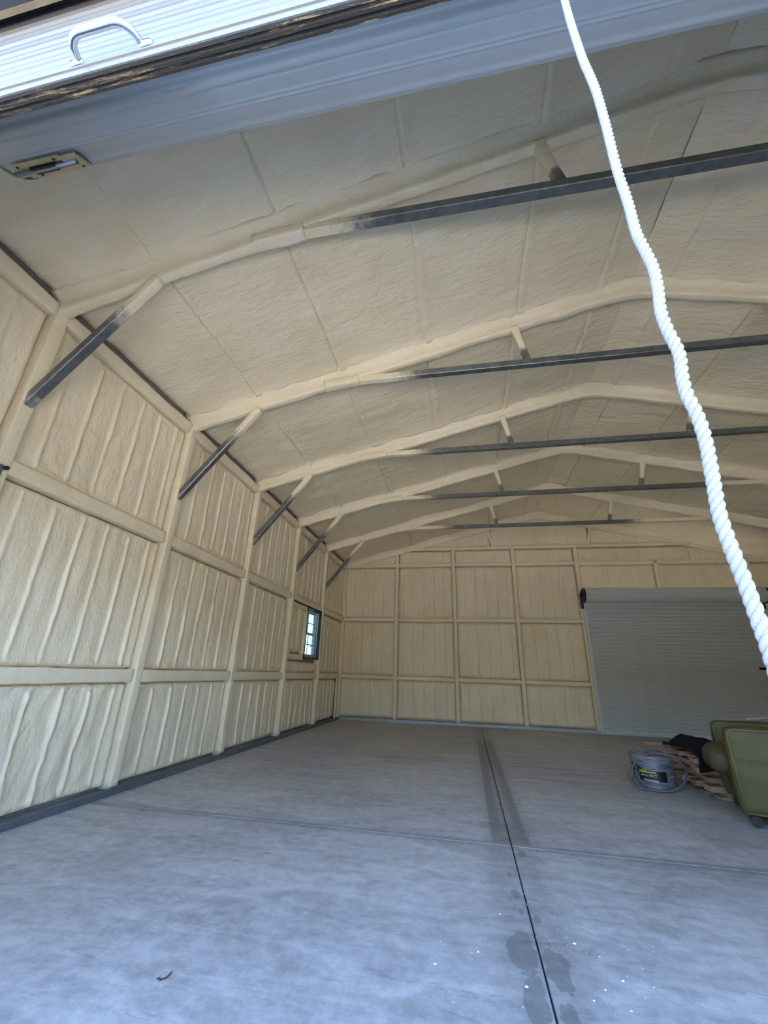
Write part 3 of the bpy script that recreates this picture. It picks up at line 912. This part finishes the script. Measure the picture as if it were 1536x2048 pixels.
# ================================================================== FRONT ROLL-UP DOOR (raised)
fd = structure(empty('door_2', (0, 0, 0)))
CY, CZ, CR = 1.912, 2.888, 0.197
FX0, FX1 = 1.055, 4.945
ring = []
BANDS = [(-100.3, 4.0, -0.016), (-87.9, 0.7, -0.004), (-74.0, 1.1, 0.0035), (-70.0, 1.1, 0.0035), (-47.0, 4.0, 0.007)]
for k in range(480):
    deg = -180 + k * 0.75
    rr = CR
    for rep_ in (-2, -1, 0, 1, 2, 3):
        for (c_, w_, d_) in BANDS:
            rr += d_ * math.exp(-((deg - c_ - rep_ * 66.0) / w_) ** 2)
    ring.append((CY + rr * math.cos(R(deg)), CZ + rr * math.sin(R(deg))))
MB().prism(ring, 'x', FX0 + 0.012, FX1 - 0.012, sm=True).build('drum', M['curtain'], fd)
for x in (FX0, FX1 - 0.012):
    er = [(CY + (CR + 0.002) * math.cos(2 * math.pi * k / 64), CZ + (CR + 0.002) * math.sin(2 * math.pi * k / 64)) for k in range(64)]
    e = MB().prism(er, 'x', x, x + 0.012)
    e.tube([(x + (0.004 if x < 2 else 0.0), CY + 0.165 * math.cos(a), CZ + 0.165 * math.sin(a)) for a in np.linspace(0, 6.283, 40)], 0.006, 6)
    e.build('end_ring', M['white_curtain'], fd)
MB().tube([(FX0 - 0.12, CY, CZ), (FX1 + 0.12, CY, CZ)], 0.025, 12).build('axle', M['black'], fd)
for x in (FX0 - 0.08, FX1 + 0.065):
    MB().box((x, 1.62, CZ - 0.20), (x + 0.015, CY + 0.06, CZ + 0.06)).build('bracket', M['black'], fd)
# hanging strip of curtain, ribbed
outl = []
zz = np.linspace(2.345, CZ, 56)
for k, z in enumerate(zz):
    outl.append((1.7065 + [0, 0, -0.004, -0.004, 0, 0, -0.0022][k % 7], z))
outl2 = [(a + 0.003, z) for a, z in reversed(outl)]
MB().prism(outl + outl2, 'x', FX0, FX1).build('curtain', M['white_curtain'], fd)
bar = MB().prism([(1.697, 2.306), (1.697, 2.372), (1.701, 2.378), (1.714, 2.378), (1.714, 2.316), (1.738, 2.316), (1.738, 2.310)], 'x', FX0 + 0.01, FX1 - 0.01)
bar.prism([(1.693, 2.335), (1.693, 2.341), (1.698, 2.341), (1.698, 2.335)], 'x', FX0 + 0.01, FX1 - 0.01)
bar.build('bottom_bar', M['alu'], fd)
rb = MB()
rb.prism([(1.698, 2.309), (1.735, 2.309), (1.735, 2.299), (1.728, 2.297), (1.726, 2.301), (1.722, 2.301), (1.720, 2.296), (1.713, 2.295), (1.711, 2.300), (1.707, 2.300), (1.705, 2.296), (1.698, 2.298)], 'x', FX0 + 0.015, FX1 - 0.015)
rb.build('rubber_seal', M['rubber'], fd)
# chrome lift handle
hx0, hx1, hz, hy = 1.826, 2.036, 2.366, 1.6965
hb = MB()
pts = []
def bez(p, q, r_, s, n=8):
    out = []
    for i in range(n + 1):
        t = i / n
        out.append(Vector(p) * (1 - t) ** 3 + Vector(q) * 3 * t * (1 - t) ** 2 + Vector(r_) * 3 * t * t * (1 - t) + Vector(s) * t ** 3)
    return out
pts += bez((hx0 + 0.014, hy - 0.004, hz), (hx0 + 0.020, hy - 0.030, hz), (hx0 + 0.030, hy - 0.046, hz), (hx0 + 0.060, hy - 0.047, hz))
pts += bez((hx1 - 0.060, hy - 0.047, hz), (hx1 - 0.030, hy - 0.046, hz), (hx1 - 0.020, hy - 0.030, hz), (hx1 - 0.014, hy - 0.004, hz))
rad = [0.0085 if (i < 3 or i > 14) else 0.0085 + 0.0015 * math.sin(math.pi * i / 17) for i in range(len(pts))]
hb.tube(pts, rad, 14)
hd = hb.build('handle', M['chrome'], fd)
for x in (hx0 + 0.004, hx1 - 0.004):
    f = MB()
    n1 = 20
    rings_ = [(0.0, 1.0), (0.004, 1.0), (0.007, 0.75), (0.008, 0.0)]
    vs, fs = [], []
    for (dy, s) in rings_:
        for k in range(n1):
            t = 2 * math.pi * k / n1
            vs.append((x + 0.021 * s * math.cos(t), hy - dy, hz + 0.014 * s * math.sin(t)))
    for r_ in range(3):
        for k in range(n1):
            j = (k + 1) % n1
            fs.append((r_ * n1 + k, r_ * n1 + j, r_ * n1 + n1 + j, r_ * n1 + n1 + k))
    f.add(vs, fs, True)
    f.build('handle_foot', M['chrome'], hd)
# slide latch riding on the roll near its left end
la = R(-57.0)
lat_o = Vector((0, CY + (CR + 0.004) * math.cos(la), CZ + (CR + 0.004) * math.sin(la)))
nrm = Vector((0, math.cos(la), math.sin(la))); tng = Vector((0, -math.sin(la), math.cos(la)))
ML = Matrix(((1, tng.x, nrm.x, 0), (0, tng.y, nrm.y, lat_o.y), (0, tng.z, nrm.z, lat_o.z), (0, 0, 0, 1)))
lt = MB().box((1.12, -0.044, 0.0), (1.33, -0.018, 0.008), 0.002, ML).box((1.16, 0.018, 0.0), (1.40, 0.042, 0.008), 0.002, ML).box((1.32, -0.038, 0.0), (1.40, 0.030, 0.010), 0.003, ML)
lt = lt.build('slide_latch', M['latch'], fd)
MB().tube([ML @ Vector((1.09, 0, 0.010)), ML @ Vector((1.37, 0, 0.010))], 0.009, 10).build('bolt', M['galv'], lt)
MB().box((1.17, -0.016, 0.002), (1.28, 0.016, 0.016), 0.002, ML).build('keeper', M['black'], lt)
for (a, c) in ((1.135, -0.031), (1.30, -0.031), (1.18, 0.030), (1.37, 0.030)):
    MB().tube([ML @ Vector((a, c, 0.006)), ML @ Vector((a, c, 0.011))], 0.005, 8).build('screw', M['black'], lt)
for x in (FL, FR_):
    s = 1 if x < 2 else -1
    MB().box((min(x, x + s * 0.06), 1.685, 0.0), (max(x, x + s * 0.06), 1.745, 2.70), 0.004).build('guide_rail', M['alu'], fd)

# ================================================================== ROPE
rope_pts = [(2.985, 2.298), (2.985, 2.22), (2.985, 2.14), (2.987, 2.008), (2.987, 1.909), (2.992, 1.816), (2.994, 1.72), (2.995, 1.622), (2.998, 1.55), (2.996, 1.485), (3.0, 1.447), (3.003, 1.415), (3.0, 1.377), (2.995, 1.341), (2.998, 1.306), (3.004, 1.28), (3.0, 1.255), (2.999, 1.228), (3.006, 1.198), (3.007, 1.165), (3.004, 1.119), (3.001, 1.087), (3.003, 1.054), (3.006, 1.018), (3.007, 0.987), (3.008, 0.966), (3.008, 0.945), (3.006, 0.90), (3.004, 0.84), (3.005, 0.78)]
rz_ = np.array([p[1] for p in rope_pts])[::-1]; rx_ = np.array([p[0] for p in rope_pts])[::-1]
zs = np.linspace(2.30, 0.78, 760)
cx = np.interp(zs, rz_, rx_)
ker = np.ones(15) / 15
cx = np.convolve(np.pad(cx, 7, mode='edge'), ker, 'valid')
cy = 1.717 + 0.004 * np.sin(zs * 13.0)
rope = MB()
for k in range(3):
    ang = zs * 2 * math.pi / 0.030 + k * 2 * math.pi / 3
    rr = 0.0031
    pts = [(cx[i] + rr * math.cos(ang[i]), cy[i] + rr * math.sin(ang[i]), zs[i]) for i in range(len(zs))]
    rope.tube(pts, 0.0036, 8)
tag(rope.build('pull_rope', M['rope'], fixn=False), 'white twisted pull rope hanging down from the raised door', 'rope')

# ================================================================== CABLE SPOOL, WRAPPED
cc = Vector((4.49, 6.385, 0))
coil = tag(empty('cable_coil', cc), 'plastic-wrapped cable coil with black label and loose grey loops on the floor', 'cable coil')
prof_ = [(0.185, 0.0), (0.190, 0.02), (0.186, 0.06), (0.182, 0.13), (0.182, 0.20), (0.186, 0.245), (0.190, 0.262), (0.186, 0.270), (0.172, 0.266), (0.150, 0.248), (0.095, 0.240), (0.088, 0.230), (0.086, 0.02), (0.09, 0.0)]
n = 56
V = np.zeros((len(prof_), n, 3))
for i, (r_, z) in enumerate(prof_):
    for k in range(n):
        t = 2 * math.pi * k / n
        V[i, k] = (r_ * math.cos(t), r_ * math.sin(t), z)
d = 0.009 * fbm(V * 9 * np.array([1, 1, 2.2]), 3, 5)
V[..., 0] *= 1 + d * 3; V[..., 1] *= 1 + d * 3
V = np.concatenate([V, V[:1]], 0)
link('wrapped_body', grid(V, close_v=True, name='wrapped_body'), M['wrap'], coil)
def label_band(name, r_, t0, t1, za, zb_, mat, parent, skew=0.0):
    m = MB(); n_ = 14
    vs, fs = [], []
    for i in range(n_ + 1):
        t = t0 + (t1 - t0) * i / n_
        for (rr, z) in ((r_, za), (r_, zb_), (r_ - 0.006, zb_), (r_ - 0.006, za)):
            vs.append((rr * math.cos(t), rr * math.sin(t), z + skew * (i / n_)))
    for i in range(n_):
        for k in range(4):
            j = (k + 1) % 4
            fs.append((i * 4 + k, i * 4 + j, i * 4 + 4 + j, i * 4 + 4 + k))
    fs += [(0, 1, 2, 3), tuple(n_ * 4 + q for q in (3, 2, 1, 0))]
    m.add(vs, fs)
    return m.build(name, mat, parent)
fa = math.atan2(1.289 - cc.y, 2.753 - cc.x)          # direction towards the doorway
lab = label_band('label', 0.192, fa - 0.62, fa + 0.60, 0.065, 0.150, M['label_black'], coil)
label_band('label_flap', 0.193, fa - 1.02, fa - 0.50, 0.150, 0.200, M['label_black'], coil, -0.03)
label_band('yellow_print', 0.1935, fa - 0.60, fa + 0.12, 0.132, 0.141, M['label_yellow'], lab)
for k in range(4):
    label_band('yellow_print', 0.1935, fa - 0.58 + k * 0.09, fa - 0.55 + k * 0.09, 0.141, 0.156, M['label_yellow'], lab)
def text_obj(txt, size, mat, parent):
    cu = bpy.data.curves.new('lettering', 'FONT')
    cu.body = txt; cu.size = size; cu.extrude = 0.001; cu.align_x = 'LEFT'
    o = bpy.data.objects.new('lettering', cu)
    COL.objects.link(o)
    bpy.context.view_layer.update()
    me = bpy.data.meshes.new_from_object(o)
    bpy.data.objects.remove(o, do_unlink=True)
    n_ = len(me.vertices)
    co = np.zeros(n_ * 3, np.float32); me.vertices.foreach_get('co', co); co = co.reshape(-1, 3)
    t = fa - 0.54 + co[:, 0] / 0.193
    rr = 0.1935 + co[:, 2]
    out = np.stack([rr * np.cos(t), rr * np.sin(t), 0.103 + co[:, 1]], -1)
    me.vertices.foreach_set('co', out.ravel().astype(np.float32)); me.update()
    return link('lettering', me, mat, parent)
text_obj('AWG 250 FT', 0.024, M['label_white'], lab)
label_band('white_print', 0.1935, fa - 0.45, fa + 0.20, 0.071, 0.077, M['label_white'], lab, -0.004)
def loop_pts(rx, rz, cx_, cy_, cz_, tilt, lean, n_=44, a0=0, a1=6.283):
    out = []
    for a in np.linspace(a0, a1, n_):
        u, w = rx * math.cos(a), rz * math.sin(a)
        out.append((cx_ + u, cy_ - w * lean - 0.01 * math.cos(a), max(0.012, cz_ + w + u * tilt)))
    return out
fx, fy = math.cos(fa), math.sin(fa)
for k, (rx, rz, ox, oy, oz, tl, ln) in enumerate(((0.205, 0.135, 0.015, -0.16, 0.146, 0.20, -0.95), (0.225, 0.130, -0.005, -0.17, 0.142, 0.24, -0.95), (0.250, 0.120, -0.025, -0.175, 0.130, 0.22, -0.9))):
    MB().tube(loop_pts(rx, rz, ox, oy, oz, tl, ln), 0.0085 if k < 2 else 0.006, 8).build('loose_loop', M['grey_cable'], coil)
MB().tube(bez((0.0, 0.10, 0.272), (0.05, 0.12, 0.31), (0.10, 0.06, 0.31), (0.14, -0.02, 0.27)), 0.0085, 8).build('loose_loop', M['grey_cable'], coil)

# ================================================================== WOOD PILE
def board(x, y, z, lx, ly, lz, rz, label=None):
    o = MB().box((0, 0, 0), (lx, ly, lz), 0.003).build('board', M['wood'])
    o.location = (x, y, z); o.rotation_euler = (0, 0, rz)
    return tag(o, label or 'short rough board in the wood pile between the cable coil and olive armchair', 'board', 'short boards in the wood pile')
rw = random.Random(3)
ORD = ['nearest', 'second', 'third', 'farthest']
LAY = ['bottom', 'second lowest', 'third lowest', 'fourth lowest', 'middle', 'fourth highest', 'third highest', 'second highest', 'topmost']
z = 0.0
layers = [(0.022, 'x'), (0.030, 'y'), (0.048, 'x'), (0.022, 'y'), (0.040, 'x'), (0.028, 'y'), (0.045, 'x'), (0.030, 'y'), (0.040, 'x')]
for li, (h_, ax) in enumerate(layers):
    if ax == 'x':
        for k in range(4):
            yy = 5.985 + k * 0.225 + rw.uniform(-0.01, 0.01)
            xx = 4.76 + (0.03 if k in (1, 2) else 0.0) + rw.uniform(-0.05, 0.05) + (0.10 if li == 0 else 0)
            board(xx, yy, z, rw.uniform(0.50, 0.72), rw.uniform(0.09, 0.14), h_ - 0.001, R(rw.uniform(-3, 3)),
                  '%s board from the camera in the %s layer of the wood pile' % (ORD[k], LAY[li]))
    else:
        for k in range(2):
            xx = 4.80 + k * 0.28 + rw.uniform(-0.02, 0.02)
            board(xx + 0.10, 5.99 + rw.uniform(-0.01, 0.05), z, 0.09, rw.uniform(0.72, 0.85), h_ - 0.001, R(rw.uniform(-2, 2)),
                  '%s cross board in the %s layer of the wood pile' % (('left', 'right')[k], LAY[li]))
    z += h_
PILE_TOP = z
board(4.58, 6.74, PILE_TOP, 0.45, 0.085, 0.032, R(2), 'pale board end sticking out of the pile top under the black cloth')

# black cloth thrown over the pile
nx_, ny_ = 26, 30
U, Vv = np.meshgrid(np.linspace(0, 1, nx_), np.linspace(0, 1, ny_), indexing='ij')
X = 4.70 + 0.62 * U + 0.04 * np.sin(Vv * 7); Y = 6.02 + 0.62 * Vv + 0.05 * np.sin(U * 6)
Pn = np.stack([X * 6, Y * 6, X * 0], -1)
ZZ = PILE_TOP + 0.034 + 0.05 * (fbm(Pn, 3, 8) * 0.5 + 0.5) + 0.075 * np.exp(-((U - 0.45) ** 2 + (Vv - 0.75) ** 2) / 0.05)
edge = np.minimum(np.minimum(U, 1 - U), np.minimum(Vv, 1 - Vv))
ZZ = ZZ - 0.0 * edge
drape = smooth(0.0, 0.16, Vv)
ZZ = np.where(Vv < 0.16, PILE_TOP + 0.012 - 0.10 * (1 - drape) + 0.02 * fbm(Pn, 2, 9), ZZ)
Y = np.where(Vv < 0.16, 5.912 + (Y - 6.02) * 0.45, Y)
top = np.stack([X, Y, ZZ], -1)
cl = link('black_cloth', grid(top, name='black_cloth'), M['cloth'])
so = cl.modifiers.new('thickness', 'SOLIDIFY'); so.thickness = 0.008
tag(cl, 'crumpled black cloth thrown over the top of the wood pile', 'cloth')

# ================================================================== OLIVE ARMCHAIR on casters, facing left
ch = tag(empty('armchair', (4.628, 5.205, 0), math.atan2(-0.318, 0.948)), 'olive green upholstered armchair on dark casters at the right edge', 'armchair')
def cushion(name, lo, hi, rad, mat, parent, puff=0.0, n=18, seed=0, crease=()):
    """rounded, slightly puffy block"""
    lo = np.array(lo); hi = np.array(hi); c = (lo + hi) / 2; e = (hi - lo) / 2
    import bmesh
    bm = bmesh.new()
    bmesh.ops.create_cube(bm, size=2.0)
    bmesh.ops.subdivide_edges(bm, edges=bm.edges[:], cuts=n, use_grid_fill=True)
    co = np.array([v.co[:] for v in bm.verts])
    inner = np.maximum(e - rad, 0.001)
    p = co * e
    # concentrate vertices near the rim
    q = np.clip(p, -inner, inner)
    dlt = p - q
    ln = np.linalg.norm(dlt, axis=1, keepdims=True)
    on = np.where(ln > 1e-9, dlt / np.maximum(ln, 1e-9), 0)
    # surface points keep their face position, rounded at edges
    p = q + on * rad
    face = np.abs(co) > 0.999
    for ax in range(3):
        m_ = face[:, ax] & (ln[:, 0] > 0)
        o2 = [a for a in range(3) if a != ax]
        bul = (1 - co[:, o2[0]] ** 2) * (1 - co[:, o2[1]] ** 2)
        p[m_, ax] += np.sign(co[m_, ax]) * puff * bul[m_]
    for (zc, dep, wd) in crease:
        s_ = dep * np.exp(-((p[:, 2] + c[2] - zc) / wd) ** 2)
        fy_ = face[:, 1]
        p[fy_, 1] -= np.sign(co[fy_, 1]) * s_[fy_]
    p = p + on * (fbm(p * 9 + seed, 2, seed)[:, None] * 0.004)
    for v, w in zip(bm.verts, p + c): v.co = w
    me = bpy.data.meshes.new(name); bm.to_mesh(me); bm.free()
    me.polygons.foreach_set('use_smooth', [True] * len(me.polygons))
    return link(name, me, mat, parent)
def arm(b0, b1, outer):
    a = cushion('arm', (0.0, b0, 0.078), (0.74, b1, 0.632), 0.035, M['olive'], ch, 0.012, 20, 3, ((0.40, 0.010, 0.012), (0.31, -0.006, 0.012)))
    for bb in (b0, b1):
        yy = bb + (0.003 if bb == b0 else -0.003)
        x0_, x1_, z0_, z1_ = 0.012, 0.728, 0.09, 0.620
        r_ = 0.05
        pts = [(x0_ + 0.012, yy, z0_)]
        pts += [(x0_, yy, z1_ - r_)]
        for t in np.linspace(0, math.pi / 2, 7): pts.append((x0_ + r_ - r_ * math.cos(t), yy, z1_ - r_ + r_ * math.sin(t)))
        pts += [(x1_, yy, z1_), (x1_, yy, z0_), (x0_ + 0.012, yy, z0_)]
        MB().tube(pts, 0.0065, 8).build('piping', M['olive_pipe'], a)
    return a
arm(0.0, 0.125, True)
arm(0.615, 0.74, False)
cushion('seat', (-0.11, 0.14, 0.285), (0.60, 0.60, 0.475), 0.075, M['olive_seat'], ch, 0.02, 16, 6)
cushion('seat_base', (0.03, 0.128, 0.095), (0.70, 0.612, 0.282), 0.02, M['olive'], ch, 0.0, 10, 7)
cushion('backrest', (0.60, 0.02, 0.10), (0.80, 0.72, 0.86), 0.06, M['olive'], ch, 0.02, 16, 8)
for (a, b2) in ((0.075, 0.06), (0.66, 0.06), (0.075, 0.68), (0.66, 0.68)):
    w = MB().tube([(a, b2 - 0.018, 0.037), (a, b2 + 0.018, 0.037)], 0.036, 18)
    w.tube([(a + 0.012, b2, 0.03), (a + 0.012, b2, 0.09)], 0.009, 8).box((a - 0.012, b2 - 0.019, 0.052), (a + 0.030, b2 + 0.019, 0.070), 0.004)
    w.build('caster', M['caster'], ch)
MB().box((0.06, 0.128, 0.36), (0.085, 0.139, 0.44)).build('hinge_plate', M['galv'], ch)
# stick lying across the far arm
st = MB().tube([(0, 0, 0), (0.10, 0.03, 0.012), (0.20, 0.05, 0.03), (0.24, 0.07, 0.028)], [0.012, 0.013, 0.011, 0.008], 8)
st = st.build('wood_stick', M['wood'])
st.location = (5.08, 5.752, 0.6565); st.rotation_euler = (0, 0, math.atan2(-0.318, 0.948))
tag(st, 'short brown stick lying on the far arm of the olive armchair', 'stick')

# ================================================================== SMALL LITTER ON THE SLAB
cr = MB()
rc = random.Random(11)
spots = [(2.847, 3.585), (3.11, 3.44), (3.182, 3.382), (2.603, 3.193), (2.9, 3.15), (3.15, 3.2), (3.10, 3.14), (3.2, 3.12), (3.22, 3.26), (2.75, 3.3), (2.3, 3.05), (3.0, 3.9), (2.2, 4.0), (2.55, 3.8), (3.4, 3.5), (2.97, 3.7), (2.975, 3.45), (2.96, 3.38), (4.3, 5.2), (4.0, 4.6)]
for i in range(70):
    sx_, sy_ = spots[i] if i < len(spots) else (rc.uniform(2.6, 3.5), rc.uniform(2.95, 3.9))
    r_ = (rc.uniform(0.004, 0.008) if i < 10 else rc.uniform(0.0015, 0.0035))
    vs = [(sx_ + r_ * a * rc.uniform(0.7, 1.2), sy_ + r_ * b_ * rc.uniform(0.7, 1.2), max(0, r_ * 0.5 * (1 + c_))) for a, b_, c_ in ((1, 0, 0), (-1, 0, 0), (0, 1, 0), (0, -1, 0), (0, 0, 1), (0, 0, -1))]
    cr.add(vs, [(0, 2, 4), (2, 1, 4), (1, 3, 4), (3, 0, 4), (2, 0, 5), (1, 2, 5), (3, 1, 5), (0, 3, 5)])
cr = cr.build('foam_crumbs', M['crumb'])
cr['kind'] = 'stuff'
tag(cr, 'tiny white foam crumbs scattered on the slab along the saw cut', 'crumbs')
lf = MB().tube([(0.006, 0.0, 0.004), (0.016, 0.006, 0.006), (0.021, 0.020, 0.010), (0.018, 0.038, 0.008), (0.008, 0.056, 0.004)], [0.0025, 0.0035, 0.0035, 0.0025, 0.001], 6)
lf.tube([(-0.022, -0.004, 0.003), (-0.010, -0.002, 0.005), (-0.002, -0.010, 0.005), (0.006, 0.0, 0.004)], [0.002, 0.005, 0.004, 0.002], 6)
lf = lf.build('dry_leaf', M['leaf'])
lf.location = (1.755, 2.905, 0.0); lf.scale = (0.75, 0.75, 0.75)
tag(lf, 'curled dry brown leaf scrap on the slab near the bottom left', 'leaf')

# ================================================================== BARE TREES BEYOND THE WINDOW
def bare_tree(x, y, h_, seed, label):
    rt = random.Random(seed)
    t = tag(empty('bare_tree', (x, y, -0.06)), label, 'tree', 'bare trees beyond the window')
    tr = MB(); brs = MB()
    tr.tube([(0, 0, 0), (0.05, 0, h_ * 0.35), (-0.02, 0.05, h_ * 0.7)], [h_ * 0.022, h_ * 0.017, h_ * 0.010], 7)
    def grow(p, d, L, r_, lev):
        q = p + d * L
        m_ = p + d * L * 0.5 + Vector((rt.uniform(-1, 1), rt.uniform(-1, 1), rt.uniform(-0.3, 0.6))) * L * 0.08
        brs.tube([p, m_, q], [r_, r_ * 0.8, r_ * 0.55], 4, caps=False)
        if lev == 0: return
        for k in range(rt.choice((2, 3, 3))):
            a = Vector((rt.uniform(-1, 1), rt.uniform(-1, 1), rt.uniform(-0.35, 0.9))).normalized()
            grow(p.lerp(q, rt.uniform(0.45, 1.0)), (d * 0.8 + a * 0.8).normalized(), L * rt.uniform(0.55, 0.78), r_ * 0.55, lev - 1)
    for k in range(7):
        zz_ = h_ * rt.uniform(0.2, 0.68)
        a = rt.uniform(0, 6.283)
        grow(Vector((0.03, 0, zz_)), Vector((math.cos(a), math.sin(a), rt.uniform(0.25, 0.9))).normalized(), h_ * 0.30, h_ * 0.009, 4)
    tr.build('trunk', M['bark'], t); brs.build('branches', M['bark'], t, fixn=False)
bare_tree(-5.6, 25.0, 3.0, 5, 'low bare tree seen through the left panes of the window')
bare_tree(-9.2, 31.5, 3.5, 9, 'bare tree seen through the right panes of the window')
